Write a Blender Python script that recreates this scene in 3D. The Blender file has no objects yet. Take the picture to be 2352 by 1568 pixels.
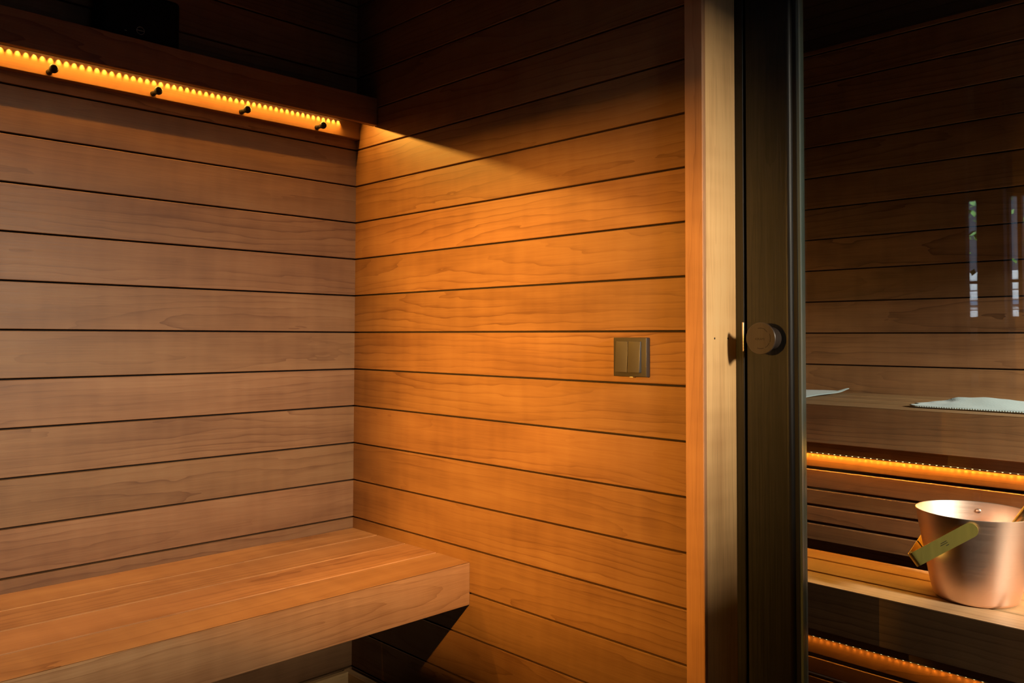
import bpy, bmesh, math, random
from mathutils import Vector, Matrix

R = random.Random(7)
SC = bpy.context.scene
COL = SC.collection

# ------------------------------------------------------------------ camera
F, YAW, PITCH, ROLL, SY = 1886.233, 0.790921, 0.0316897, 0.0030035, -69.904
cam = bpy.data.cameras.new('camera')
camo = bpy.data.objects.new('camera', cam)
COL.objects.link(camo)
cam.sensor_fit = 'HORIZONTAL'
cam.sensor_width = 36.0
cam.lens = 36.0 * F / 2352.0
cam.shift_y = SY / 2352.0
cam.clip_start = 0.02
fw = Vector((math.cos(YAW) * math.cos(PITCH), math.sin(YAW) * math.cos(PITCH), math.sin(PITCH)))
rt = Vector((math.sin(YAW), -math.cos(YAW), 0.0))
up = rt.cross(fw)
rt2 = rt * math.cos(ROLL) + up * math.sin(ROLL)
up2 = up * math.cos(ROLL) - rt * math.sin(ROLL)
mw = Matrix((rt2, up2, -fw)).transposed().to_4x4()
mw.translation = Vector((-1.40095, -2.08924, 1.03717))
camo.matrix_world = mw
SC.camera = camo

# ------------------------------------------------------------------ world, daylight, exposure
SC.view_settings.view_transform = 'Standard'
SC.view_settings.look = 'None'
SC.view_settings.gamma = 1.0
SC.view_settings.use_curve_mapping = False
SC.view_settings.exposure = 0.0
SC.cycles.diffuse_bounces = 1
SC.cycles.max_bounces = 6
SC.cycles.glossy_bounces = 3
SC.cycles.transparent_max_bounces = 12

LED_COL = (1.0, 0.45, 0.06)
PW = dict(led=16.0, ledup=3.2, leddn=.5, terr=322.0, sw=222.0, room=20.0, lamp=6.0, wash=2.5, world=1.0, lens=.42, lensup=.13, lensdn=.035)
world = bpy.data.worlds.new('world')
SC.world = world
world.use_nodes = True
wn = world.node_tree.nodes
wn['Background'].inputs['Color'].default_value = (0.62, 0.75, 1.0, 1)
wn['Background'].inputs['Strength'].default_value = PW['world']


def area(name, loc, target, sx, sy, power, col, spread=180):
    d = bpy.data.lights.new(name, 'AREA')
    d.shape = 'RECTANGLE'
    d.size, d.size_y, d.energy, d.color = sx, sy, power, col
    d.spread = math.radians(spread)
    o = bpy.data.objects.new(name, d)
    COL.objects.link(o)
    o.location = loc
    o.rotation_euler = (Vector(target) - Vector(loc)).to_track_quat('-Z', 'Y').to_euler()
    return o


# added area lights standing in for daylight outside the assumed, unseen windows
area('daylight_terrace', (-0.52, -5.4, 2.19), (-0.5, 0, 1.0), 0.55, 0.38, PW['terr'], (1.0, 0.86, 0.66))
area('daylight_sauna_window', (0.34, -3.9, 1.72), (0.66, -1.5, 0.65), 0.30, 0.42, PW['sw'], (1.0, 0.94, 0.85))


# added warm fill lamp, unseen behind the camera, brightening the panelled wall
area('room_fill_light', (-2.46, -1.25, 1.16), (0, -0.62, 1.05), 0.022, 0.018, PW['room'], (1.0, 0.47, 0.07), 62)


# ------------------------------------------------------------------ helpers
def tag(o, label=None, cat=None, group=None, kind=None):
    if label: o['label'] = label
    if cat: o['category'] = cat
    if group: o['group'] = group
    if kind: o['kind'] = kind
    return o


def empty(name, loc, label=None, cat=None, group=None, kind=None):
    o = bpy.data.objects.new(name, None)
    COL.objects.link(o)
    o.location = loc
    o.empty_display_size = 0.05
    return tag(o, label, cat, group, kind)


class MB:
    """collects geometry of one part; gco = grain coordinates, tone = tone of a board"""

    def __init__(self):
        self.v, self.f, self.g, self.t, self.sm = [], [], [], [], []

    def add(self, verts, faces, gco=None, tone=0.0, smooth=False):
        n = len(self.v)
        self.v += [tuple(p) for p in verts]
        self.g += [tuple(p) for p in (gco or verts)]
        self.t += [tone] * len(verts)
        self.f += [tuple(i + n for i in f) for f in faces]
        self.sm += [smooth] * len(faces)

    def board(self, lo, hi, grain='x', thick='y', ch=0.0012, tone=None, off=None):
        """solid board; chamfered on the four edges parallel to its grain"""
        ax = {'x': 0, 'y': 1, 'z': 2}
        a, d = ax[grain], ax[thick]
        c = 3 - a - d
        lo, hi = list(lo), list(hi)
        u0, u1, w0, w1 = lo[c], hi[c], lo[d], hi[d]
        ch = min(ch, (u1 - u0) * .3, (w1 - w0) * .3)
        sec = [(u0 + ch, w0), (u1 - ch, w0), (u1, w0 + ch), (u1, w1 - ch),
               (u1 - ch, w1), (u0 + ch, w1), (u0, w1 - ch), (u0, w0 + ch)]
        if off is None:
            off = (R.uniform(0, 40), R.uniform(-.07, .07), R.uniform(.015, .09))
        if tone is None:
            tone = R.uniform(-1, 1)
        uc, wc = (u0 + u1) / 2, (w0 + w1) / 2
        vs, gs = [], []
        for e in (lo[a], hi[a]):
            for u, w in sec:
                p = [0, 0, 0]
                p[a], p[c], p[d] = e, u, w
                vs.append(p)
                gs.append((e + off[0], u - uc + off[1], w - wc + off[2]))
        fs = []
        for i in range(8):
            j = (i + 1) % 8
            fs.append((i, j, j + 8, i + 8))
        fs.append(tuple(range(7, -1, -1)))
        fs.append(tuple(range(8, 16)))
        self.add(vs, fs, gs, tone)

    def prism(self, poly, a0, a1, grain, tone=None):
        """timber of any section: poly = [(across, height)...], grain along 'x' or 'y'"""
        off = (R.uniform(0, 40), R.uniform(-.07, .07), R.uniform(.015, .09))
        if tone is None: tone = R.uniform(-1, 1)
        n = len(poly)
        uc = sum(p[0] for p in poly) / n
        vs, gs = [], []
        for e in (a0, a1):
            for u, z in poly:
                vs.append((e, u, z) if grain == 'x' else (u, e, z))
                gs.append((e + off[0], u - uc + off[1] + (z - poly[0][1]), off[2]))
        fs = [(i, (i + 1) % n, (i + 1) % n + n, i + n) for i in range(n)]
        fs += [tuple(range(n - 1, -1, -1)), tuple(range(n, 2 * n))]
        self.add(vs, fs, gs, tone)

    def box(self, lo, hi, ch=0.0):
        self.board(lo, hi, 'x', 'z', ch if ch else 1e-5, 0.0, (0, 0, 0))

    def lathe(self, prof, origin, axis='z', seg=48, close=False):
        """prof = [(radius, height)...] revolved about an axis through origin"""
        vs, fs = [], []
        o = Vector(origin)
        for r, h in prof:
            for k in range(seg):
                a = 2 * math.pi * k / seg
                c, s = r * math.cos(a), r * math.sin(a)
                p = {'z': (c, s, h), 'x': (h, c, s), 'y': (s, h, c)}[axis]
                vs.append(o + Vector(p))
        n = len(prof)
        for i in range(n - 1 if not close else n):
            for k in range(seg):
                k2 = (k + 1) % seg
                i2 = (i + 1) % n
                fs.append((i * seg + k, i * seg + k2, i2 * seg + k2, i2 * seg + k))
        self.add(vs, fs, smooth=True)

    def tube(self, pts, rad, seg=14):
        vs, fs = [], []
        pts = [Vector(p) for p in pts]
        if not isinstance(rad, (list, tuple)):
            rad = [rad] * len(pts)
        ref = Vector((0.3, 0.2, 1)).normalized()
        for i, p in enumerate(pts):
            d = (pts[min(i + 1, len(pts) - 1)] - pts[max(i - 1, 0)]).normalized()
            s = d.cross(ref).normalized()
            t = s.cross(d)
            for k in range(seg):
                a = 2 * math.pi * k / seg
                vs.append(p + (s * math.cos(a) + t * math.sin(a)) * rad[i])
        for i in range(len(pts) - 1):
            for k in range(seg):
                k2 = (k + 1) % seg
                fs.append((i * seg + k, i * seg + k2, (i + 1) * seg + k2, (i + 1) * seg + k))
        fs.append(tuple(range(seg - 1, -1, -1)))
        fs.append(tuple(range((len(pts) - 1) * seg, len(pts) * seg)))
        self.add(vs, fs, smooth=True)

    def build(self, name, mat, parent=None, base=None, kind=None, auto=False):
        me = bpy.data.meshes.new(name)
        org = Vector(base) if base is not None else Vector((0, 0, 0))
        poff = Vector((0, 0, 0))
        if parent is not None:
            q = parent
            while q is not None:
                poff += q.location
                q = q.parent
            org = poff
        me.from_pydata([tuple(Vector(p) - org) for p in self.v], [], self.f)
        at = me.attributes.new('gco', 'FLOAT_VECTOR', 'POINT')
        at.data.foreach_set('vector', [c for p in self.g for c in p])
        at = me.attributes.new('tone', 'FLOAT', 'POINT')
        at.data.foreach_set('value', self.t)
        me.materials.append(mat)
        me.polygons.foreach_set('use_smooth', self.sm)
        bm = bmesh.new()
        bm.from_mesh(me)
        bmesh.ops.recalc_face_normals(bm, faces=bm.faces)
        bm.to_mesh(me)
        bm.free()
        if auto:
            me.set_sharp_from_angle(angle=math.radians(35))
        o = bpy.data.objects.new(name, me)
        COL.objects.link(o)
        if parent is not None:
            o.parent = parent
        else:
            o.location = org
        if kind: o['kind'] = kind
        return o


def bevelled(name, lo, hi, w, mat, parent=None, base=None, seg=3, kind=None, tf=None):
    """box with rounded edges"""
    bm = bmesh.new()
    bmesh.ops.create_cube(bm, size=1)
    lo, hi = Vector(lo), Vector(hi)
    for v in bm.verts:
        v.co = Vector([(lo[i] + hi[i]) / 2 + v.co[i] * (hi[i] - lo[i]) for i in range(3)])
    if tf:
        for v in bm.verts:
            v.co = tf(v.co)
    bmesh.ops.bevel(bm, geom=bm.edges[:], offset=w, segments=seg, affect='EDGES', profile=.5)
    m = MB()
    bm.verts.index_update()
    m.add([v.co.copy() for v in bm.verts], [[v.index for v in f.verts] for f in bm.faces], smooth=True)
    bm.free()
    return m.build(name, mat, parent, base, kind, auto=True)


# ------------------------------------------------------------------ materials
def new_mat(name):
    m = bpy.data.materials.new(name)
    m.use_nodes = True
    nt = m.node_tree
    b = nt.nodes['Principled BSDF']
    return m, nt, b


def node(nt, t, **kw):
    n = nt.nodes.new(t)
    for k, v in kw.items():
        setattr(n, k, v)
    return n


def wood(name, light, mid, dark, rough=.46, tone_amt=.10, ring=.50, fibre=.36, spec=.35, bump=.12):
    m, nt, b = new_mat(name)
    L = nt.links.new

    def math_(op, a, c=None, clamp=False):
        n = node(nt, 'ShaderNodeMath', operation=op, use_clamp=clamp)
        for i, x in enumerate((a, c)):
            if x is None: continue
            if isinstance(x, (int, float)): n.inputs[i].default_value = x
            else: L(x, n.inputs[i])
        return n.outputs[0]

    def noise(vec, scale, detail=2, rough=.5):
        mp = node(nt, 'ShaderNodeMapping')
        mp.inputs['Scale'].default_value = scale
        L(vec, mp.inputs['Vector'])
        n = node(nt, 'ShaderNodeTexNoise')
        n.inputs['Scale'].default_value = 1
        n.inputs['Detail'].default_value = detail
        n.inputs['Roughness'].default_value = rough
        L(mp.outputs[0], n.inputs['Vector'])
        return n.outputs['Fac']

    at = node(nt, 'ShaderNodeAttribute', attribute_name='gco')
    tn = node(nt, 'ShaderNodeAttribute', attribute_name='tone')
    g = at.outputs['Vector']
    sx = node(nt, 'ShaderNodeSeparateXYZ')
    L(g, sx.inputs[0])
    X, Y, Z = sx.outputs
    # distance from a pith that wanders along the board
    wob = math_('SUBTRACT', noise(g, (1.7, 9, 9), 4, .55), .5)
    wob2 = math_('SUBTRACT', noise(g, (7, 26, 26), 2, .5), .5)
    drift = math_('SUBTRACT', noise(g, (.55, .1, .1), 1), .5)
    zz = math_('ADD', Z, math_('MULTIPLY', drift, .22))
    d = math_('SQRT', math_('ADD', math_('MULTIPLY', Y, Y), math_('MULTIPLY', zz, zz)))
    d = math_('ADD', d, math_('MULTIPLY', wob, .060))
    d = math_('ADD', d, math_('MULTIPLY', wob2, .005))
    fr = math_('FRACT', math_('MULTIPLY', d, 62.0))
    late = math_('POWER', fr, 7.0)
    # fade of the growth lines from patch to patch
    patch = math_('MULTIPLY', math_('SUBTRACT', noise(g, (1.3, 8, 8), 2), .38), 3.4, True)
    late = math_('MULTIPLY', late, math_('MULTIPLY', patch, ring))
    fib = noise(g, (5, 330, 330), 2, .6)
    fib2 = noise(g, (22, 700, 700), 1, .5)
    bl = noise(g, (2.6, 11, 11), 2, .6)
    cross = noise(g, (26, 3.2, 3.2), 1, .5)
    fac = math_('ADD', math_('MULTIPLY', math_('SUBTRACT', fib, .5), fibre), .42)
    fac = math_('ADD', fac, math_('MULTIPLY', math_('SUBTRACT', fib2, .5), fibre * .5))
    fac = math_('ADD', fac, math_('MULTIPLY', math_('SUBTRACT', bl, .5), .95))
    fac = math_('ADD', fac, math_('MULTIPLY', math_('SUBTRACT', cross, .5), .26))
    fac = math_('SUBTRACT', fac, math_('MULTIPLY', fr, .05))
    fac = math_('SUBTRACT', fac, late, True)
    rp = node(nt, 'ShaderNodeValToRGB')
    rp.color_ramp.elements[0].color = (*dark, 1)
    rp.color_ramp.elements[1].color = (*light, 1)
    e = rp.color_ramp.elements.new(.45)
    e.color = (*mid, 1)
    rp.color_ramp.elements[2].position = .85
    L(fac, rp.inputs[0])
    hs = node(nt, 'ShaderNodeHueSaturation')
    L(rp.outputs[0], hs.inputs['Color'])
    L(math_('ADD', math_('MULTIPLY', tn.outputs['Fac'], tone_amt), 1.0), hs.inputs['Value'])
    L(math_('ADD', math_('MULTIPLY', tn.outputs['Fac'], -.003), .5), hs.inputs['Hue'])
    L(hs.outputs[0], b.inputs['Base Color'])
    L(math_('ADD', math_('MULTIPLY', fib, .18), rough - .09), b.inputs['Roughness'])
    b.inputs['Specular IOR Level'].default_value = spec
    bp = node(nt, 'ShaderNodeBump')
    bp.inputs['Strength'].default_value = bump
    bp.inputs['Distance'].default_value = .0006
    L(math_('SUBTRACT', fib, math_('MULTIPLY', late, .6)), bp.inputs['Height'])
    L(bp.outputs[0], b.inputs['Normal'])
    return m


def plain(name, col, rough=.5, metal=0.0, spec=.5, emit=None, strength=0):
    m, nt, b = new_mat(name)
    b.inputs['Base Color'].default_value = (*col, 1)
    b.inputs['Roughness'].default_value = rough
    b.inputs['Metallic'].default_value = metal
    b.inputs['Specular IOR Level'].default_value = spec
    n = node(nt, 'ShaderNodeTexNoise')
    n.inputs['Scale'].default_value = 90
    mr = node(nt, 'ShaderNodeMapRange')
    mr.inputs['To Min'].default_value = max(0.02, rough - .05)
    mr.inputs['To Max'].default_value = min(1, rough + .05)
    nt.links.new(n.outputs['Fac'], mr.inputs['Value'])
    nt.links.new(mr.outputs[0], b.inputs['Roughness'])
    if emit:
        b.inputs['Emission Color'].default_value = (*emit, 1)
        b.inputs['Emission Strength'].default_value = strength
    return m


def emission(name, col, strength):
    m = bpy.data.materials.new(name)
    m.use_nodes = True
    nt = m.node_tree
    nt.nodes.clear()
    e = nt.nodes.new('ShaderNodeEmission')
    e.inputs['Color'].default_value = (*col, 1)
    e.inputs['Strength'].default_value = strength
    o = nt.nodes.new('ShaderNodeOutputMaterial')
    nt.links.new(e.outputs[0], o.inputs['Surface'])
    return m


def glass(name, tint=(.9, .95, .93)):
    """clear pane: mirror reflection by the Fresnel law at each face, the rest goes straight through"""
    m = bpy.data.materials.new(name)
    m.use_nodes = True
    nt = m.node_tree
    nt.nodes.clear()
    L = nt.links.new
    geo = nt.nodes.new('ShaderNodeNewGeometry')
    mp = nt.nodes.new('ShaderNodeMapRange')
    mp.inputs['To Min'].default_value = 1.52
    mp.inputs['To Max'].default_value = 1 / 1.52
    L(geo.outputs['Backfacing'], mp.inputs['Value'])
    fr = nt.nodes.new('ShaderNodeFresnel')
    L(mp.outputs[0], fr.inputs['IOR'])
    tr = nt.nodes.new('ShaderNodeBsdfTransparent')
    tr.inputs['Color'].default_value = (*tint, 1)
    gl = nt.nodes.new('ShaderNodeBsdfGlossy')
    gl.inputs['Roughness'].default_value = 0.0
    mx = nt.nodes.new('ShaderNodeMixShader')
    L(fr.outputs[0], mx.inputs[0])
    L(tr.outputs[0], mx.inputs[1])
    L(gl.outputs[0], mx.inputs[2])
    o = nt.nodes.new('ShaderNodeOutputMaterial')
    L(mx.outputs[0], o.inputs['Surface'])
    return m


def brushed(name, col, rough, scale=(3, 3, 900), aniso=.6):
    m, nt, b = new_mat(name)
    L = nt.links.new
    b.inputs['Metallic'].default_value = 1
    tc = node(nt, 'ShaderNodeTexCoord')
    mp = node(nt, 'ShaderNodeMapping')
    mp.inputs['Scale'].default_value = scale
    L(tc.outputs['Object'], mp.inputs['Vector'])
    n = node(nt, 'ShaderNodeTexNoise')
    n.inputs['Scale'].default_value = 1
    n.inputs['Detail'].default_value = 3
    L(mp.outputs[0], n.inputs['Vector'])
    mr = node(nt, 'ShaderNodeMapRange')
    mr.inputs['To Min'].default_value = rough - .08
    mr.inputs['To Max'].default_value = rough + .1
    L(n.outputs['Fac'], mr.inputs['Value'])
    L(mr.outputs[0], b.inputs['Roughness'])
    rp = node(nt, 'ShaderNodeValToRGB')
    rp.color_ramp.elements[0].color = (*[c * .9 for c in col], 1)
    rp.color_ramp.elements[1].color = (*[min(1, c * 1.06) for c in col], 1)
    L(n.outputs['Fac'], rp.inputs[0])
    L(rp.outputs[0], b.inputs['Base Color'])
    bp = node(nt, 'ShaderNodeBump')
    bp.inputs['Strength'].default_value = .15
    bp.inputs['Distance'].default_value = .0003
    L(n.outputs['Fac'], bp.inputs['Height'])
    L(bp.outputs[0], b.inputs['Normal'])
    b.inputs['Anisotropic'].default_value = aniso
    tg = node(nt, 'ShaderNodeTangent', direction_type='RADIAL', axis='Z')
    L(tg.outputs[0], b.inputs['Tangent'])
    return m


M = {}
M['wall'] = wood('thermo_alder_cladding', (.335, .180, .083), (.262, .128, .056), (.155, .067, .028))
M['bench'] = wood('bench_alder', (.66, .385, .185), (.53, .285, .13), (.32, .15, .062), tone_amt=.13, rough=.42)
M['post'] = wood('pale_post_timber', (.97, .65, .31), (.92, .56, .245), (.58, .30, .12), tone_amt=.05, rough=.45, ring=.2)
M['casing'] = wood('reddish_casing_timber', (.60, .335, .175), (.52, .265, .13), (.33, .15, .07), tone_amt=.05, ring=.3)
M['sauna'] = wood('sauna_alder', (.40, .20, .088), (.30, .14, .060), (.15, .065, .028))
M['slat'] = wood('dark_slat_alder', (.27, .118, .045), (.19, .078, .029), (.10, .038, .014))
M['black_wood'] = wood('black_stained_timber', (.022, .0175, .014), (.013, .0105, .0085), (.005, .0042, .0035),
                       tone_amt=.1, rough=.42, ring=.4, fibre=.9, spec=.32, bump=.35)
M['backing'] = plain('dark_backing', (.016, .008, .006), .9)
M['black'] = plain('black_rubber', (.008, .008, .009), .45)
M['ceiling'] = wood('black_ceiling_boards', (.03, .018, .013), (.02, .012, .009), (.009, .006, .005), spec=.1, rough=.7)
M['floor'] = wood('dark_floor_boards', (.10, .05, .028), (.075, .036, .02), (.03, .015, .01), rough=.5)
M['switch'] = plain('anthracite_plastic', (.062, .053, .048), .42)
M['switch_frame'] = plain('anthracite_frame', (.040, .033, .029), .45)
M['white_plastic'] = plain('white_plastic', (.75, .73, .7), .4)
M['gasket'] = plain('grey_green_glass_edge', (.14, .17, .16), .25, spec=.6)
M['knob'] = wood('dark_knob_wood', (.075, .055, .044), (.055, .039, .031), (.03, .02, .016), rough=.38, ring=.3, spec=.5)
M['engraved'] = plain('engraving', (.018, .012, .01), .8)
M['steel'] = plain('brushed_steel', (.72, .62, .56), .32, 1.0)
M['copper'] = brushed('brushed_copper', (.95, .66, .51), .42, aniso=.35)
M['brass'] = brushed('brass_strap', (.78, .56, .12), .48, (500, 6, 6), .1)
M['brass'].node_tree.nodes['Principled BSDF'].inputs['Metallic'].default_value = .75
M['brass_rod'] = brushed('brass_rod', (.70, .58, .26), .33, (6, 6, 500), .2)
M['glass'] = glass('door_glass')
M['window_glass'] = glass('window_glass', (.97, .98, .98))
M['led_side'] = emission('led_amber', (1.0, .62, .22), 5.0)
M['led_side'].cycles.emission_sampling = 'NONE'
M['led_tape'] = plain('led_tape', (.7, .66, .6), .6)
M['peg'] = plain('black_peg', (.006, .0045, .004), .6, spec=.2)
M['device'] = plain('device_black', (.006, .006, .007), .6, spec=.1)
M['emblem'] = plain('emblem_grey', (.45, .42, .4), .5)
M['white'] = plain('white_paint', (.72, .72, .74), .5)
M['leaf'] = plain('leaf_green', (.09, .20, .035), .6)
M['bark'] = plain('bark', (.09, .06, .04), .9)
M['ground'] = plain('paving', (.05, .05, .05), .9)

# ------------------------------------------------------------------ setting: walls
P = 0.11
Z0 = 1.60
ROOM_X, ROOM_Y, CEIL = -2.60, -3.40, 2.24


def clad(name, mat, plane, span, zr, off, gap=.0042, t=.014, back=.05, cut=None, zphase=Z0):
    """horizontal boards on a wall. plane = ('x'|'y', coordinate, +1|-1 direction away from the room)"""
    m = MB()
    ax, c, s = plane
    k = math.floor((zphase - zr[1]) / P)
    z = zphase - k * P
    while z > zr[0]:
        za, zb = max(zr[0], z - P + gap / 2), min(zr[1], z - gap / 2)
        z -= P
        if zb - za < .01: continue
        segs = [span]
        if cut and za < cut[3] and zb > cut[2]:
            segs = [(span[0], cut[0]), (cut[1], span[1])]
        tone = R.uniform(-1, 1)
        for a0, a1 in segs:
            w0, w1 = sorted((c, c + s * t))
            if ax == 'y':
                m.board((a0, w0, za), (a1, w1, zb), 'x', 'y', .0011, tone)
            else:
                m.board((w0, a0, za), (w1, a1, zb), 'y', 'x', .0011, tone)
    o = m.build(name, mat, kind='structure')
    bk = MB()
    w0, w1 = sorted((c + s * (t + .0005), c + s * back))
    rects = [(span[0], span[1], zr[0], zr[1])]
    if cut:
        rects = [(span[0], cut[0], zr[0], zr[1]), (cut[1], span[1], zr[0], zr[1]),
                 (cut[0], cut[1], zr[0], cut[2]), (cut[0], cut[1], cut[3], zr[1])]
    for a0, a1, z0, z1 in rects:
        if ax == 'y': bk.box((a0, w0, z0), (a1, w1, z1))
        else: bk.box((w0, a0, z0), (w1, a1, z1))
    bk.build('backing_boards', M['backing'], o)
    return o


clad('wall_left', M['wall'], ('y', 0.0, 1), (ROOM_X, 0.05), (0.0, CEIL), 0)
clad('wall_right', M['wall'], ('x', 0.0, 1), (-1.1722, 0.0), (0.0, CEIL), 0)
clad('wall_right_far', M['floor'], ('x', 0.0, 1), (ROOM_Y, -2.46), (0.0, CEIL), 0)
# wall behind the camera with its assumed window opening
clad('wall_front', M['floor'], ('y', ROOM_Y, -1), (ROOM_X, 0.05), (0.0, CEIL), 0, cut=(-1.2, -0.10, 1.455, 1.900))
# sauna cabin
SX = 1.40
clad('wall_sauna_back', M['sauna'], ('x', SX, 1), (-2.92, -0.45), (0.0, 2.10), 0, zphase=Z0 + .0045)
clad('wall_sauna_left', M['sauna'], ('y', -0.5, 1), (0.12, SX), (0.0, 2.06), 0)
clad('wall_sauna_front', M['sauna'], ('y', -2.85, -1), (0.12, SX), (0.0, 2.06), 0, cut=(.31, 1.34, .90, 1.45))  # opening for the assumed sauna window
m = MB()
m.box((.098, -1.18, 0), (.12, -.45, 2.06))
m.box((.0505, -3.46, 0), (.12, -2.44, 2.06))
m.build('wall_sauna_partition', M['backing'], kind='structure')

# ceilings and floors
m = MB()
y = ROOM_Y
while y < 0:
    m.board((ROOM_X, y + .002, CEIL), (0, min(y + P - .002, 0), CEIL + .014), 'x', 'z', .001)
    y += P
m.box((ROOM_X, ROOM_Y, CEIL + .0145), (0.12, 0.05, CEIL + .05))
m.build('ceiling', M['ceiling'], kind='structure')
m = MB()
x = .12
while x < SX:
    m.board((x + .002, -2.85, 2.06), (min(x + .09, SX) - .002, -.5, 2.074), 'y', 'z', .001)
    x += .09
m.box((.1, -2.9, 2.0745), (SX + .05, -.45, 2.11))
m.build('ceiling_sauna', M['ceiling'], kind='structure')
m = MB()
y = ROOM_Y - .05
while y < 0.05:
    m.board((ROOM_X, y + .0012, -.02), (.1, y + .12 - .0012, 0), 'x', 'z', .001)
    y += .12
m.build('floor', M['floor'], kind='structure')
m = MB()
x = .1
while x < SX:
    m.board((x + .001, -2.9, -.02), (x + .12 - .001, -.45, 0), 'y', 'z', .001)
    x += .12
m.build('floor_sauna', M['floor'], kind='structure')

# skirting strips at the foot of the two walls
m = MB()
m.board((ROOM_X, -.036, .001), (-.034, -.014, .062), 'x', 'y', .003)
m.build('baseboard_left', M['post'], kind='structure')
m = MB()
m.board((-.036, -1.16, .001), (-.014, -.012, .062), 'y', 'x', .003)
m.build('baseboard_right', M['post'], kind='structure')

# ------------------------------------------------------------------ doorway: post, frame, glazed door
m = MB()
m.board((-.0005, -1.2146, 0), (.1104, -1.1729, CEIL), 'z', 'y', .0006, .2, (3.3, .02, .035))
post = m.build('trim_1', M['post'], kind='structure')
m = MB()
m.board((-.012, -1.2146, 0), (-.0006, -1.1729, CEIL), 'z', 'x', .0016, .3, (5.1, .05, .045))
m.build('edge_casing', M['casing'], post)
hm = MB()
for hx in (.0288, .0788):
    hm.lathe([(.0001, -1.2149), (.0021, -1.2149), (.0023, -1.2146), (.0021, -1.214)], (hx, 0, 1.0357), 'y', 12)
hm.build('screw_hole', M['engraved'], post)

m = MB()
m.board((.1106, -1.2333, 0), (.166, -1.19, 2.06), 'z', 'x', .0015, 0)
m.board((.150, -1.2520, 0), (.166, -1.2333, 2.06), 'z', 'x', .001, 0)
m.board((.1106, -2.44, 0), (.166, -2.40, 2.06), 'z', 'x', .0015, 0)
m.board((.1106, -2.40, 2.02), (.166, -1.2333, 2.06), 'y', 'x', .0015, 0)
jamb = m.build('trim_2', M['black_wood'], kind='structure')
bevelled('strike_plate', (.1085, -1.2332, 1.0095), (.1120, -1.2290, 1.0688), .0007, M['steel'], jamb)

door = empty('door_1', (.1104, -1.2387, 0), 'black-stained timber door with a full-height glass pane and round wooden knobs', 'door', kind='structure')


def stile_prof(y0, y1, x0, x1, r, z0, z1):
    """vertical timber with its front edge on the pane side rounded"""
    pts = [(x1, y0), (x0 + .0015, y0), (x0, y0 - .0015)]
    for k in range(7):
        a = math.pi / 2 * k / 6
        pts.append((x0 + r - r * math.cos(a), y1 + r - r * math.sin(a)))
    pts.append((x1, y1))
    n = len(pts)
    vs, gs = [], []
    for z in (z0, z1):
        for x, y in pts:
            vs.append((x, y, z))
            gs.append((z + 7.7, y - (y0 + y1) / 2 + .012, x - x0 + .02))
    fs = [(i, (i + 1) % n, (i + 1) % n + n, i + n) for i in range(n)]
    fs += [tuple(range(n - 1, -1, -1)), tuple(range(n, 2 * n))]
    mm = MB()
    mm.add(vs, fs, gs, 0)
    return mm


stile_prof(-1.2387, -1.3350, .1104, .1300, .011, .012, 2.012).build('stile', M['black_wood'], door, auto=True)
m = MB()
m.board((.1300, -1.3348, .012), (.1500, -1.2392, 2.012), 'z', 'x', .001)
m.build('inner_stile', M['black_wood'], door)
m = MB()
m.board((.1104, -2.395, .012), (.150, -2.31, 2.012), 'z', 'x', .0015)
m.build('hinge_stile', M['black_wood'], door)
m = MB()
m.board((.1104, -2.31, 1.92), (.150, -1.3348, 2.012), 'y', 'x', .0015)
m.build('top_rail', M['black_wood'], door)
m = MB()
m.board((.1104, -2.31, .012), (.150, -1.3348, .12), 'y', 'x', .0015)
m.build('bottom_rail', M['black_wood'], door)
m = MB()
m.box((.1215, -1.3424, .12), (.1460, -1.3350, 1.92), .001)
m.build('glazing_bead', M['black'], door)
m = MB()
m.box((.1240, -1.3476, .12), (.1440, -1.3424, 1.92), .0008)
m.build('glazing_seal', M['gasket'], door)
m = MB()
m.box((.1300, -2.31, .12), (.1380, -1.3476, 1.92))
m.build('glass_pane', M['glass'], door)


def knob(side):
    s = -1 if side == 'out' else 1
    x0 = .1104 if side == 'out' else .1500
    ln = .042 if side == 'out' else .037
    pr = [(.0001, 0), (.0225, 0), (.0222, .012), (.0225, .022), (.0265, .031), (.0296, .0355), (.0312, ln - .0035),
          (.0313, ln - .0012), (.0303, ln), (.0001, ln)]
    km = MB()
    km.lathe([(r, h * s) for r, h in pr], (x0, -1.2918, 1.0361), 'x', 56)
    km.g = [(p[2] * 1.0 + 4, p[1] + 1.31, p[0]) for p in km.v]
    return km.build('door_knob', M['knob'], door, auto=True)


kn = knob('out')
knob('in')
# stamped letters and ring dashes on the knob face
cu = bpy.data.curves.new('stamped_mark', 'FONT')
cu.body = 'KIRAMI'
cu.size = .0062
cu.extrude = .0002
cu.align_x, cu.align_y = 'CENTER', 'CENTER'
tmp = bpy.data.objects.new('stamped_mark_source', cu)
COL.objects.link(tmp)
bpy.context.view_layer.update()
dg = bpy.context.evaluated_depsgraph_get()
tme = bpy.data.meshes.new_from_object(tmp.evaluated_get(dg))
bpy.data.objects.remove(tmp)
km = MB()
XF = .1104 - .042
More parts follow.
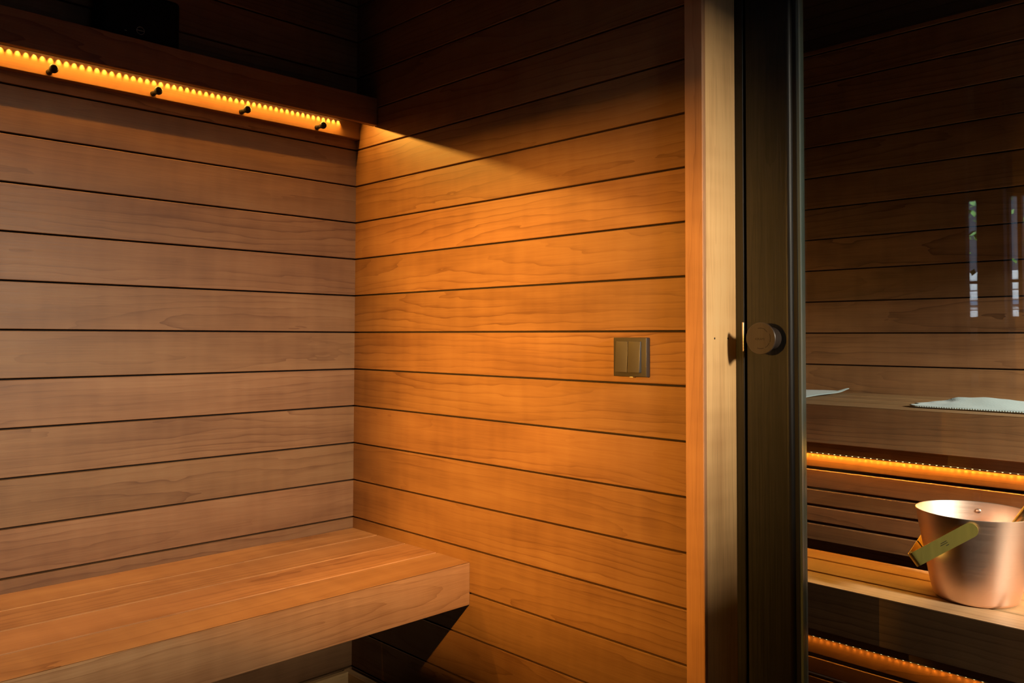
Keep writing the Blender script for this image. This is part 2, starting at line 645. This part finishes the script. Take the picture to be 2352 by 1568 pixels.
# text x -> world -Y (reads from the room), text y -> world z
km.add([(XF - .0001 - v.co.z * .3, -1.2906 - v.co.x, 1.0345 + v.co.y) for v in tme.vertices],
       [list(p.vertices) for p in tme.polygons])
for a0, a1, rr in ((60, 105, .0195), (40, 62, .0185), (-20, 25, .0205), (-60, -25, .0200), (-110, -70, .0195)):
    vs, fs = [], []
    n = 8
    for i in range(n + 1):
        a = math.radians(a0 + (a1 - a0) * i / n)
        for r_ in (rr, rr + .0011):
            vs.append((XF - .00012, -1.2918 - r_ * math.cos(a), 1.0361 + r_ * math.sin(a)))
    for i in range(n):
        fs.append((2 * i, 2 * i + 1, 2 * i + 3, 2 * i + 2))
    km.add(vs, fs)
bpy.data.meshes.remove(tme)
km.build('stamped_mark', M['engraved'], kn)

# ------------------------------------------------------------------ peg rail with its lit shelf box
LEDY, LEDZ = -.0296, 1.678
SHX0 = -2.45
shelf = empty('peg_rail', (-.9, 0, 1.63), 'wooden peg rail with four black pegs under an amber-lit shelf box', 'peg rail')
m = MB()
m.board((SHX0, -.1112, 1.6556), (-.0035, -.0962, 1.7358), 'x', 'y', .0012, -.3)
m.build('fascia_board', M['wall'], shelf)
m = MB()
m.board((SHX0, -.0960, 1.6558), (-.0035, -.0926, 1.7178), 'x', 'y', .0004, 0)
m.build('fascia_bounce_blocker', M['black_wood'], shelf)  # hidden black layer added to cut light bouncing inside the shelf box
m = MB()
m.board((SHX0, -.0922, 1.7180), (-.0035, -.0005, 1.7352), 'x', 'z', .001)
m.build('top_board', M['wall'], shelf)
m = MB()
m.board((SHX0, -.0195, 1.6298), (-.0006, -.0004, 1.7178), 'x', 'y', .0012, .3)
m.build('peg_board', M['wall'], shelf)
m = MB()
m.board((SHX0 + .02, -.0370, 1.6830), (-.066, -.0197, 1.7178), 'x', 'y', .0005)
m.build('batten', M['wall'], shelf)
PEGZ = 1.6395
pm = None
for i, px in enumerate((-.8465, -.6130, -.3797, -.1490)):
    if pm is None:
        q = MB()
        q.lathe([(.0001, -.0190), (.0068, -.0190), (.0055, -.030), (.0056, -.040), (.0078, -.0470), (.0096, -.0515),
                 (.0100, -.0550), (.0090, -.0582), (.0056, -.0602), (.0001, -.0607)], (px, 0, PEGZ), 'y', 24)
        pm = q.build('peg', M['peg'], shelf)
        p0 = px
    else:
        c = pm.copy()
        COL.objects.link(c)
        c.parent = shelf
        c.location = pm.location + Vector((px - p0, 0, 0))


def led_strip(parent, pts_fn, count, shown, mat, face, tape_lo, tape_hi, flood=0, beam=0, col=LED_COL, flood_face=None):
    """tape with its row of chips; face = direction the chips look in"""
    t = MB()
    t.box(tape_lo, tape_hi)
    tape = t.build('led_strip', M['led_tape'], parent)
    f = Vector(face).normalized()
    along = (pts_fn(1) - pts_fn(0)).normalized()
    side = f.cross(along).normalized()
    h = .0017

    def chip(mm, p):
        vs = []
        for d in (0, .0009):
            for a, b_ in ((-1, -1), (1, -1), (1, 1), (-1, 1)):
                vs.append(p + along * a * h + side * b_ * h + f * d)
        mm.add(vs, [(0, 3, 2, 1), (4, 5, 6, 7), (0, 1, 5, 4), (1, 2, 6, 5), (2, 3, 7, 6), (3, 0, 4, 7)])
    first = None
    for i in range(min(count, shown)):
        if first is None:
            mm = MB()
            chip(mm, pts_fn(i))
            first = mm.build('led_chip', mat, tape)
        else:
            c = first.copy()
            COL.objects.link(c)
            c.parent = tape
            c.location = first.location + (pts_fn(i) - pts_fn(0))
    if count > shown:
        mm = MB()
        for i in range(shown, count):
            chip(mm, pts_fn(i))
        o = mm.build('led_chips', mat, tape)
        o['kind'] = 'stuff'
    poff = parent.location
    if flood:          # the wide light of the whole row
        ff = Vector(flood_face).normalized() if flood_face else f
        fs = ff.cross(along).normalized()
        mid = (pts_fn(0) + pts_fn(count - 1)) / 2 + ff * .0014
        o = area('led_light', mid, mid + ff, 1, .0034, flood, col)
        o.data.size = (pts_fn(count - 1) - pts_fn(0)).length
        yv = fs if fs.dot(Vector((0, 0, 1))) >= 0 else -fs
        xv = yv.cross(-ff)
        mt = Matrix((xv, yv, -ff)).transposed().to_4x4()
        o.parent = tape
        mt.translation = mid - poff
        o.matrix_local = mt
        # keep the rectangle's long side on the row
        xa = (mt.to_3x3() @ Vector((1, 0, 0)))
        if abs(xa.dot(along)) < .7:
            o.data.size, o.data.size_y = o.data.size_y, o.data.size
    if beam:           # the lensed beam of each chip
        d = bpy.data.lights.new('led_beam', 'SPOT')
        d.energy, d.color, d.spot_size, d.spot_blend, d.shadow_soft_size = beam, col, math.radians(66), 1.0, .0012
        for i in range(min(count, 64)):
            o = bpy.data.objects.new('led_beam', d)
            COL.objects.link(o)
            o.parent = tape
            mt = f.to_track_quat('-Z', 'Y').to_matrix().to_4x4()
            mt.translation = pts_fn(i) + f * .0012 - poff
            o.matrix_local = mt
    return tape


led_strip(shelf, lambda i: Vector((-.077 - i * .01667, LEDY, LEDZ + .0012)), 100, 100, M['led_side'], (0, -.885, -.465),
          (SHX0 + .03, LEDY - .004, LEDZ + .0016), (-.070, LEDY + .0014, LEDZ + .0049), flood=PW['led'])

led_strip(shelf, lambda i: Vector((-.077 - i * .01667, -.0258, LEDZ + .0010)), 100, 100, M['led_side'], (0, .36, -1),
          (SHX0 + .03, -.0280, LEDZ + .0016), (-.070, -.0236, LEDZ + .0049), beam=PW['lens'])  # extra row of beams added to cast scallops on the peg board

# small black device with a ring emblem on top of the shelf box
dev = empty('device', (-.665, -.05, 1.7358), 'small black box-shaped device with a thin ring emblem, standing on the peg rail shelf', 'device')
bevelled('housing', (-.757, -.088, 1.7362), (-.575, -.018, 1.86), .012, M['device'], dev)
m = MB()
m.lathe([(.0084, -.0884), (.0092, -.0884), (.0092, -.0878), (.0084, -.0878)], (-.6705, 0, 1.7645), 'y', 32, close=True)
m.box((-.6791, -.0884, 1.7640), (-.6619, -.0878, 1.7651))
m.build('emblem', M['emblem'], dev)
m = MB()
m.box((-.7070, -.0884, 1.7560), (-.7020, -.0878, 1.7572))
m.build('small_mark', M['emblem'], dev)

def mitred_edge(root, grain, front, back, top, s, a0, a1, t1, t2, slat_mat, board_mat, th=.028, hgt=.107):
    """front seat slat and front board meeting in a mitre at the top edge; s = +1 when the seat lies on the plus side"""
    r = .0012
    sl = [(front + s * r, top - .0002), (front + s * r * 2, top), (back - s * .0025, top), (back, top - .0025), (back, top - th), (front + s * th, top - th)]
    mm = MB()
    mm.prism(sl, a0, a1, grain, t1)
    mm.build('seat_slat', slat_mat, root)
    fb = [(front + s * .0001, top - r - .0001), (front + s * r * .8, top - .0012), (front + s * (th - .0003), top - th - .0006),
          (front + s * th, top - hgt), (front + s * .0015, top - hgt), (front, top - hgt + .0015)]
    mm = MB()
    mm.prism(fb, a0, a1, grain, t2)
    mm.build('front_board', board_mat, root)


# ------------------------------------------------------------------ bench in the corner
BZ = .4676
bench = empty('bench', (-1.0, -.26, 0), 'deep slatted orange-brown wooden bench hung in the corner along the left wall', 'bench')
gaps = [0.0008, .1265, .2594, .3926, .5238]
BX0 = -2.5
for i in range(3):
    m = MB()
    y1 = -(gaps[i] + (.0019 if i else .0))
    y0 = -(gaps[i + 1] - .0019)
    m.board((BX0, y0, BZ - .028), (-.0006, y1, BZ), 'x', 'z', .0015, (-.1, .1, .75)[i])
    m.build('seat_slat', M['bench'], bench)
mitred_edge(bench, 'x', -.5238, -.3951, BZ, 1, BX0, -.0006, -.25, .3, M['bench'], M['bench'])
for xx in (-2.3, -1.6, -.9, -.12):
    m = MB()
    m.board((xx - .025, -.495, BZ - .095), (xx + .025, -.0012, BZ - .0285), 'y', 'x', .002)
    m.build('support_bearer', M['bench'], bench)

# ------------------------------------------------------------------ light switch
sw = empty('light_switch', (0, -1.0367, .996), 'square anthracite double rocker light switch on the orange wall', 'light switch')
bevelled('switch_frame', (-.0125, -1.0797, .9550), (-.0003, -.9937, 1.0370), .0014, M['switch_frame'], sw)
zc = .9985
for y0, y1 in ((-1.0352, -1.0035), (-1.0670, -1.0358)):
    def tilt(co, zc=zc):
        # the lower half of the rocker stands out a little further
        k = (zc - co.z) / .034
        return Vector((co.x - (.0022 * k if co.x < -.015 else 0), co.y, co.z))
    bevelled('rocker', (-.0185, y0, .9640), (-.0120, y1, 1.0290), .0010, M['switch'], sw, tf=tilt)
m = MB()
m.box((-.0100, -1.0435, .9535), (-.0040, -1.0345, .9551))
m.build('label_tab', M['white_plastic'], sw)

# ------------------------------------------------------------------ sauna benches
UZ, UX = .852, .822
ub = empty('sauna_bench', (1.1, -1.6, 0), 'upper sauna bench behind the glass with two towels on it', 'bench')
for a0, a1, tone in ((.95, 1.09, -.3), (1.095, 1.235, .2), (1.24, 1.385, -.2)):
    m = MB()
    m.board((a0, -2.8, UZ - .028), (a1, -.55, UZ), 'y', 'z', .003, tone)
    m.build('seat_slat', M['bench'], ub)
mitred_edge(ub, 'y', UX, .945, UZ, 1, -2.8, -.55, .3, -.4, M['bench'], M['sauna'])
for yy in (-2.6, -1.7, -.62):
    m = MB()
    m.board((UX + .03, yy - .02, UZ - .09), (1.398, yy + .02, UZ - .0285), 'x', 'y', .002)
    m.build('support_bearer', M['sauna'], ub)

lb = empty('sauna_bench', (.6, -1.6, 0), 'lower sauna bench behind the glass with the copper bucket on it', 'bench')
LX = .4555
for a0, a1, tone in ((.5525, .6625, -.2), (.6675, .7550, -.4)):
    m = MB()
    m.board((a0, -2.8, BZ - .028), (a1, -.55, BZ), 'y', 'z', .0030, tone)
    m.build('seat_slat', M['bench'], lb)
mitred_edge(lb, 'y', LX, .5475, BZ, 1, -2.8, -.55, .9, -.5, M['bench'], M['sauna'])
for yy in (-2.6, -1.75, -.62):
    m = MB()
    m.board((LX + .03, yy - .02, BZ - .09), (.752, yy + .02, BZ - .0285), 'x', 'y', .002)
    m.build('support_bearer', M['sauna'], lb)
    m = MB()
    m.board((.565, yy - .02, .001), (.605, yy + .02, BZ - .0905), 'z', 'x', .002)
    m.build('leg', M['sauna'], lb)


def slat_panel(label, x, zled, edges, zbot, ztop, n_led, y_first, flood, beam):
    root = empty('slatted_panel', (x, -1.6, 0), label, 'slatted panel')
    z1 = zled + .010
    for a, b_ in edges:
        mm = MB()
        mm.board((x, -2.8, b_), (x + .018, -.55, a), 'y', 'x', .0022)
        mm.build('slat', M['slat'], root)
    mm = MB()
    mm.board((x - .0105, -2.8, zled + .0012), (x + .018, -.55, ztop), 'y', 'x', .001, -.5)
    mm.build('batten', M['sauna'], root)
    for yy in (-2.5, -1.95, -.9):
        mm = MB()
        mm.board((x + .0185, yy - .02, zbot), (x + .05, yy + .02, ztop), 'z', 'x', .002)
        mm.build('upright', M['sauna'], root)
    led_strip(root, lambda i: Vector((x - .0056, y_first - i * .01667, zled - .0004)), n_led, n_led, M['led_side'], (.34, 0, -1),
              (x - .0102, -2.7, zled - .0002), (x - .0022, -.6, zled + .0012), flood=flood, beam=beam, col=(1.0, .42, .05), flood_face=(-.38, 0, -.92))
    return root


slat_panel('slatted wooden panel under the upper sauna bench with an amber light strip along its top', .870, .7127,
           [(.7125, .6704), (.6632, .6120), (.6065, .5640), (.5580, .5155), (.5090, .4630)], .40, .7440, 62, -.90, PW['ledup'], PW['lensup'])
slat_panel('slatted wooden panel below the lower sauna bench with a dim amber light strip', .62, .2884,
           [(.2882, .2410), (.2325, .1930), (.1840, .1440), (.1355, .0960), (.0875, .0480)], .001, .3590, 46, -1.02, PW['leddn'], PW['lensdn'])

# assumed warm lamp behind a wooden shade, added unseen at the hidden end of the sauna
lamp = empty('added_wall_lamp', (.38, -.52, 1.0), 'assumed sauna wall lamp with slatted wooden shade, added unseen on the left end wall', 'lamp')
m = MB()
for k in range(5):
    m.board((.28 + k * .038, -.60, .9025), (.28 + k * .038 + .026, -.588, 1.0545), 'z', 'y', .002)
m.board((.27, -.60, .89), (.48, -.505, .902), 'x', 'z', .002)
m.board((.27, -.615, 1.055), (.48, -.505, 1.067), 'x', 'z', .002)
m.build('added_lamp_shade', M['sauna'], lamp)  # added shade; its top board keeps light off the upper sauna wall
bl = bpy.data.lights.new('sauna_fill_light', 'POINT')  # light of the added, unseen sauna lamp
bl.energy, bl.color, bl.shadow_soft_size = PW['lamp'], (1.0, .52, .14), .03
blo = bpy.data.objects.new('sauna_fill_light', bl)
COL.objects.link(blo)
blo.location = (.375, -.55, 1.00)

rl = empty('added_wall_lamp', (-2.59, -1.25, 1.16), 'added black slot-shaped wall lamp, unseen behind the camera', 'lamp')
m = MB()
m.board((-2.598, -1.31, 1.088), (-2.30, -1.162, 1.102), 'x', 'z', .002)
m.board((-2.598, -1.31, 1.178), (-2.30, -1.162, 1.193), 'x', 'z', .002)
m.board((-2.598, -1.176, 1.1022), (-2.30, -1.162, 1.1778), 'x', 'y', .002)
m.board((-2.598, -1.31, 1.1022), (-2.3, -1.296, 1.1778), 'x', 'y', .002)
m.board((-2.40, -1.272, 1.1022), (-2.30, -1.2495, 1.1778), 'x', 'y', .0005)
m.board((-2.599, -1.296, 1.1024), (-2.585, -1.177, 1.1776), 'y', 'x', .001)
m.build('added_lamp_shade', M['black'], rl)  # invented lamp housing; its slot and cheeks trim the fill light

# ------------------------------------------------------------------ copper bucket
BC = Vector((.610, -1.510, BZ))
BR, RR, BH = .085, .1175, .19
bk = empty('bucket', BC, 'brushed copper sauna bucket with a flat brass handle, on the lower sauna bench', 'bucket')


def rad(h): return BR + (RR - BR) * h / BH


prof = [(.0001, .0006), (BR - .012, .0006)]
for k in range(6):
    a = math.pi / 2 * k / 5
    prof.append((BR - .010 + .010 * math.sin(a), .0106 - .010 * math.cos(a)))
for k in range(1, 11):
    h = .0106 + (BH - .0106) * k / 10
    prof.append((rad(h) + .0002 * (k == 10), h))
prof += [(RR - .0006, BH + .0009), (RR - .0018, BH)]
for k in range(9, -1, -1):
    h = .0106 + (BH - .0106) * k / 10
    prof.append((rad(h) - .0018, h))
prof += [(BR - .012, .0030), (.0001, .0030)]
m = MB()
m.lathe(prof, BC, 'z', 96)
body = m.build('bucket_body', M['copper'], bk, auto=True)

# strap handle: pivots on an axis along X, swung down to the far left side
AL = math.radians(36)
TURN = Matrix.Rotation(math.radians(12), 3, 'Z')
dv = TURN @ Vector((0, math.cos(AL), -math.sin(AL)))
nv = TURN @ Vector((0, math.sin(AL), math.cos(AL)))
xv_ = TURN @ Vector((1, 0, 0))
PZ = BH - .020
HW = rad(PZ) + .0035
LEN, W2, TH = .136, .0150, .0022
path = []
N = 10
for i in range(N + 1):
    path.append((-HW, LEN * (i / N) ** 1.0 - W2))
rb = .010
path = [p for p in path if p[1] < LEN - rb - .001]
for k in range(6):
    a = math.pi / 2 * k / 5
    path.append((-HW + rb - rb * math.cos(a), LEN - rb + rb * math.sin(a)))
for i in range(1, 8):
    path.append((-HW + rb + (2 * HW - 2 * rb) * i / 8, LEN))
half = path[:]
path = half + [(-x, s) for x, s in reversed(path) if x < -.0001 and s <= LEN]
pts = []
for x, s in path:
    if not pts or (abs(pts[-1][0] - x) + abs(pts[-1][1] - s)) > 1e-5: pts.append((x, s))
# finer rounded ends
start = [(-HW, -W2 + W2 * (1 - math.cos(math.pi / 2 * k / 6))) for k in range(6)]
mid = [p for p in pts if not (p[1] < 0 + 1e-6)]
end = [(HW, s) for _, s in reversed(start)]
pts = start + [(-HW, 0)] + mid + [(HW, 0)] + end
vs, fs = [], []
org = BC + Vector((0, 0, PZ))
for i, (x, s) in enumerate(pts):
    x0, s0 = pts[max(0, i - 1)]
    x1, s1 = pts[min(len(pts) - 1, i + 1)]
    tx, ts = x1 - x0, s1 - s0
    L_ = math.hypot(tx, ts)
    nx, ns = -ts / L_, tx / L_        # outward side of the strap
    w = W2
    if s < 0: w = max(.0012, math.sqrt(max(0, W2 * W2 - s * s)))
    for sgn, off in ((-1, 0), (1, 0), (1, 1), (-1, 1)):
        p = org + xv_ * (x + nx * TH * off) + dv * (s + ns * TH * off) + nv * w * sgn
        vs.append(p)
n = len(pts)
for i in range(n - 1):
    for k in range(4):
        k2 = (k + 1) % 4
        fs.append((i * 4 + k, i * 4 + k2, (i + 1) * 4 + k2, (i + 1) * 4 + k))
fs += [(0, 1, 2, 3), tuple((n - 1) * 4 + k for k in (3, 2, 1, 0))]
m = MB()
m.add(vs, fs, smooth=True)
bail = m.build('bucket_handle', M['brass'], bk, auto=True)
for sg in (-1, 1):
    m = MB()
    x0 = sg * (rad(PZ) - .0035)
    m.lathe([(.0001, x0 - sg * .0012), (.0042, x0 - sg * .0011), (.0052, x0 - sg * .0002), (.0054, x0 + sg * .003), (.004, x0 + sg * .008), (.0001, x0 + sg * .0085)],
            BC + Vector((0, 0, PZ)), 'x', 20)
    m.v = [tuple(BC + TURN @ (Vector(p) - BC)) for p in m.v]
    m.build('rivet', M['copper'], bk)
# fine engraved lines on the strap
m = MB()
for k, (ln, q) in enumerate(((.014, -.004), (.017, -.0005), (.007, .004))):
    s0 = .052
    x = -HW - TH - .0001
    vv = []
    for s, w in ((s0, q), (s0 + ln, q), (s0 + ln, q + .0011), (s0, q + .0011)):
        vv.append(org + xv_ * x + dv * s - nv * w)
    m.add(vv, [(0, 1, 2, 3)])
m.build('engraving', M['engraved'], bail)

# ladle standing in the bucket
ld = empty('ladle', BC + Vector((.02, -.02, .01)), 'brass ladle with its handle leaning out of the copper bucket', 'ladle')
A_, B_ = Vector((.580, -1.499, .490)), Vector((.580, -1.598, .6485))
dd = (B_ - A_).normalized()
m = MB()
m.tube([A_, A_ + dd * .05, B_, B_ + dd * .10, B_ + dd * .24, B_ + dd * .25], [.004, .005, .0078, .0088, .0092, .006], 18)
m.build('ladle_handle', M['brass_rod'], ld)
m = MB()
pf = []
for k in range(9):
    a = math.pi / 2 * k / 8
    pf.append((max(.0001, .032 * math.sin(a)), .026 - .022 * math.cos(a)))
pf += [(.0305, .026)]
for k in range(7, -1, -1):
    a = math.pi / 2 * k / 8
    pf.append((max(.0001, .0305 * math.sin(a)), .026 - .0205 * math.cos(a)))
m.lathe(pf, BC + Vector((-.028, .024, .0005)), 'z', 32)
m.build('ladle_bowl', M['brass_rod'], ld)


# ------------------------------------------------------------------ towels
def towel_mat():
    m_, nt, b = new_mat('ribbed_cotton')
    L = nt.links.new
    at = node(nt, 'ShaderNodeAttribute', attribute_name='gco')
    sp = node(nt, 'ShaderNodeSeparateXYZ')
    L(at.outputs['Vector'], sp.inputs[0])
    ad = node(nt, 'ShaderNodeMath', operation='MULTIPLY_ADD')
    L(sp.outputs[0], ad.inputs[0])
    ad.inputs[1].default_value = .45
    L(sp.outputs[1], ad.inputs[2])
    mu = node(nt, 'ShaderNodeMath', operation='MULTIPLY')
    L(ad.outputs[0], mu.inputs[0])
    mu.inputs[1].default_value = 2300
    sn = node(nt, 'ShaderNodeMath', operation='SINE')
    L(mu.outputs[0], sn.inputs[0])
    n = node(nt, 'ShaderNodeTexNoise')
    n.inputs['Scale'].default_value = 240
    n.inputs['Detail'].default_value = 3
    L(at.outputs['Vector'], n.inputs['Vector'])
    rp = node(nt, 'ShaderNodeValToRGB')
    rp.color_ramp.elements[0].color = (.33, .38, .38, 1)
    rp.color_ramp.elements[1].color = (.50, .56, .555, 1)
    sm = node(nt, 'ShaderNodeMath', operation='MULTIPLY_ADD')
    L(sn.outputs[0], sm.inputs[0])
    ed = node(nt, 'ShaderNodeMapRange')
    ed.inputs['From Min'].default_value, ed.inputs['From Max'].default_value = .010, .016
    ed.inputs['To Min'].default_value, ed.inputs['To Max'].default_value = .55, .07
    L(sp.outputs[1], ed.inputs['Value'])
    L(ed.outputs[0], sm.inputs[1])
    L(n.outputs['Fac'], sm.inputs[2])
    L(sm.outputs[0], rp.inputs[0])
    L(rp.outputs[0], b.inputs['Base Color'])
    bp = node(nt, 'ShaderNodeBump')
    bp.inputs['Strength'].default_value = .7
    bp.inputs['Distance'].default_value = .0012
    L(sm.outputs[0], bp.inputs['Height'])
    L(bp.outputs[0], b.inputs['Normal'])
    b.inputs['Roughness'].default_value = .95
    b.inputs['Sheen Weight'].default_value = .3
    return m_


M['towel'] = towel_mat()


def towel(name, corners, hfun, nx, ny, label):
    """cloth over the quad of corners (x,y), u along the first edge; hfun(u,v) = height over the bench"""
    c00, c10, c11, c01 = [Vector((x, y, 0)) for x, y in corners]
    vs, gs, fs = [], [], []
    lx, ly = (c10 - c00).length, (c01 - c00).length
    for j in range(ny + 1):
        for i in range(nx + 1):
            u, v = i / nx, j / ny
            p = (c00 * (1 - u) + c10 * u) * (1 - v) + (c01 * (1 - u) + c11 * u) * v
            dx, dy, h = hfun(u, v)
            vs.append((p.x + dx, p.y + dy, UZ + .0025 + h))
            gs.append((u * lx, v * ly, 0))
    for j in range(ny):
        for i in range(nx):
            a = j * (nx + 1) + i
            fs.append((a, a + 1, a + nx + 2, a + nx + 1))
    mm = MB()
    mm.add(vs, fs, gs, smooth=True)
    # thickness: second sheet underneath, joined along the rim
    cx = sum(p[0] for p in vs) / len(vs)
    cy = sum(p[1] for p in vs) / len(vs)
    o = mm.build(name, M['towel'], None, (cx, cy, UZ))
    so = o.modifiers.new('thickness', 'SOLIDIFY')
    so.thickness, so.offset = .0042, 1.0
    ss = o.modifiers.new('soft', 'SUBSURF')
    ss.levels = ss.render_levels = 1
    return tag(o, label, 'towel', 'towels on the upper sauna bench')


def g_(x, c, w): return math.exp(-((x - c) / w) ** 2)


def h_right(u, v):
    # u runs away from the left tip along the bench, v from the front edge to the back
    back = max(0, (v - .12) / .88) ** 1.1
    ks = ((0, .0), (.05, .003), (.085, .0075), (.12, .010), (.18, .0215), (.23, .0215), (.29, .024), (.36, .021), (.43, .017), (.7, .012), (1, .008))
    for (u0, h0), (u1, h1) in zip(ks, ks[1:]):
        if u <= u1:
            t = (u - u0) / (u1 - u0)
            t = t * t * (3 - 2 * t)
            hb = h0 + (h1 - h0) * t
            break
    h = hb * back + .0014 * (1 + math.sin(31 * u + 7 * v)) * min(1, v * 2) * (1 - v)
    return (.0, .012 * math.sin(6 * v) * (1 - u), max(0, h))


def h_left(u, v):
    # u from the hidden end to the visible right edge, v from front to back
    h = .002 * (1 + math.sin(11 * u + 5 * v)) * .5
    h += .011 * g_(u, 1.0, .05) * g_(v, 1.0, .16)
    h += .003 * g_(u, .97, .03)
    return (0, .008 * math.sin(5 * v), max(0, h))


towel('towel', [(.903, -1.285), (.903, -1.86), (1.10, -1.84), (1.00, -1.245)], h_right, 60, 20,
      'pale crumpled towel with a ribbed front edge, on the upper sauna bench above the bucket')
towel('towel', [(.918, -.56), (.918, -.955), (1.335, -.922), (1.335, -.56)], h_left, 40, 30,
      'pale flat towel on the upper sauna bench, beside the black door stile')


# ------------------------------------------------------------------ windows behind the camera (two assumed, the wash room one mirrored in the glass)
def window(name, axis, c, a0, a1, z0, z1, mull, trans, mat, t=.05, bar=.035):
    m_ = MB()

    def bx(a, b_, za, zb):
        if axis == 'y': m_.box((a, c - t / 2, za), (b_, c + t / 2, zb), .001)
        else: m_.box((c - t / 2, a, za), (c + t / 2, b_, zb), .001)
    bx(a0, a0 + bar, z0, z1)
    bx(a1 - bar, a1, z0, z1)
    bx(a0 + bar, a1 - bar, z0, z0 + bar)
    bx(a0 + bar, a1 - bar, z1 - bar, z1)
    for q in mull: bx(q - bar / 2, q + bar / 2, z0 + bar, z1 - bar)
    for q in trans: bx(a0 + bar, a1 - bar, q - bar / 3, q + bar / 3)
    w = m_.build(name, mat, kind='structure')
    g = MB()
    if axis == 'y': g.box((a0 + bar, c - .003, z0 + bar), (a1 - bar, c + .003, z1 - bar))
    else: g.box((c - .003, a0 + bar, z0 + bar), (c + .003, a1 - bar, z1 - bar))
    g.build('glass_pane', M['window_glass'], w)
    return w


window('window_assumed_1', 'y', ROOM_Y - .03, -1.2, -.10, 1.455, 1.900, (), (), M['black_wood'])  # assumed unseen window, its opening sized to band the daylight
window('window_assumed_2', 'y', -2.88, .31, 1.34, .90, 1.45, (), (), M['black_wood'])  # assumed unseen sauna window, added to let side daylight in

# partition on the far side of the room: two tall openings into the wash room beyond
for nm, y0, y1 in (('wall_back', -.838, 0), ('wall_back_middle', -.998, -.884), ('wall_back_end', ROOM_Y, -1.155)):
    m = MB()
    zz = 0
    if y1 - y0 > .3:
        z = Z0 - 6 * P
        z = Z0 + 5 * P
        while z > 0:
            m.board((ROOM_X - .014, y0, max(0, z - P + .002)), (ROOM_X, y1, z - .002), 'y', 'x', .0011)
            z -= P
        m.box((ROOM_X - .06, y0, 0), (ROOM_X - .0145, y1, CEIL))
    else:
        m.board((ROOM_X - .06, y0, 0), (ROOM_X, y1, CEIL), 'z', 'x', .002)
    m.build(nm, M['floor'] if y1 - y0 > .3 else M['black_wood'], kind='structure')
WX = -4.0
window('window_3', 'x', WX - .05, -1.75, -.15, 1.15, 1.93, (-.655, -.72, -1.0), (1.39,), M['black_wood'], bar=.022)
m = MB()
m.box((WX - .1, -2.6, 0), (WX, .3, 1.15))
m.box((WX - .1, -2.6, 1.93), (WX, .3, CEIL))
m.box((WX - .1, -2.6, 1.15), (WX, -1.75, 1.93))
m.box((WX - .1, -.15, 1.15), (WX, .3, 1.93))
m.box((WX, -2.7, 0), (ROOM_X - .06, -2.6, CEIL))
m.box((WX, .3, 0), (ROOM_X - .06, .4, CEIL))
m.build('wall_wash_room', M['floor'], kind='structure')
m = MB()
m.box((WX - .1, -2.7, CEIL), (ROOM_X, .4, CEIL + .05))
m.build('ceiling_wash_room', M['ceiling'], kind='structure')
m = MB()
m.box((WX - .1, -2.7, -.05), (ROOM_X, .4, 0))
m.build('floor_wash_room', M['floor'], kind='structure')
m = MB()
m.box((WX + .001, -1.8, 1.02), (WX + .12, -.1, 1.10), .004)
m.build('trim_3', M['white'], kind='structure')
for z_, lab in ((.745, 'white wall shelf under the wash room window'), (.002, 'low white wall shelf near the wash room floor')):
    m = MB()
    m.board((WX + .001, -2.2, z_), (WX + .16, .1, z_ + .08), 'y', 'z', .003)
    tag(m.build('wall_shelf', M['white'], None, (WX, -1, z_)), lab, 'shelf')
wl = bpy.data.lights.new('wash_room_fill', 'POINT')
wl.energy, wl.color, wl.shadow_soft_size = PW['wash'], (.95, .93, 1.0), .08
wlo = bpy.data.objects.new('wash_room_fill', wl)
COL.objects.link(wlo)
wlo.location = (-3.35, -2.1, .60)  # added fill for the mirrored wash room, no fixture there

m = MB()
m.board((-6, -9.0, 2.62), (3, ROOM_Y - .06, 2.75), 'x', 'z', .002)
m.build('ceiling_sky_block', M['ceiling'], kind='structure')  # unseen roof slab added to keep high sky light out of the window
m = MB()
m.board((-.22, -4.4, 0), (-.16, ROOM_Y - .06, 2.6), 'z', 'x', .002)
m.build('wall_leak_blocker', M['floor'], kind='structure')  # outdoor panel added to stop sauna daylight spilling through the room window
area('daylight_garden', (-6.6, .8, 4.2), (-9.6, .9, 1.4), 5.0, 2.5, 2600.0, (.86, .93, 1.0))  # area light added to brighten the house outside
# outside: paving, a white clad house and a small tree beyond the wash room window
m = MB()
m.box((-14, -14, -.12), (6, 8, -.06))
m.build('ground', M['ground'], kind='structure')
house = empty('house', (-9.5, .5, 0), 'white clapboard house outside the wash room window', 'house')
m = MB()
for k in range(16):
    m.board((-10, -2, -.05 + k * .12), (-9.6, 5, -.05 + k * .12 + .112), 'y', 'x', .012)
m.build('wall', M['white'], house)
m = MB()
m.box((-9.59, -2, 1.05), (-9.56, 5, 1.12))
m.box((-9.59, -2, 1.45), (-9.56, 5, 1.50))
m.build('railing', plain('blue_grey_rail', (.12, .2, .3), .5), house)
tree = empty('tree', (-7.2, .9, 0), 'small leafy tree outside the wash room window', 'tree')
m = MB()
m.tube([(-7.2, .9, -.06), (-7.18, .95, 1.2), (-7.22, .9, 2.4)], [.05, .04, .02], 8)
m.build('trunk', M['bark'], tree)
m = MB()
rr = random.Random(3)
for k in range(420):
    a = rr.uniform(0, 6.28)
    q = Vector((-7.2 + rr.gauss(0, .35), .9 + rr.gauss(0, .55), 2.35 + rr.gauss(0, .33)))
    e1 = Vector((rr.uniform(-1, 1), rr.uniform(-1, 1), rr.uniform(-1, 1))).normalized() * .055
    e2 = e1.cross(Vector((rr.uniform(-1, 1), rr.uniform(-1, 1), 1))).normalized() * .03
    m.add([q - e1, q + e2, q + e1, q - e2], [(0, 1, 2, 3)])
m.build('crown', M['leaf'], tree)
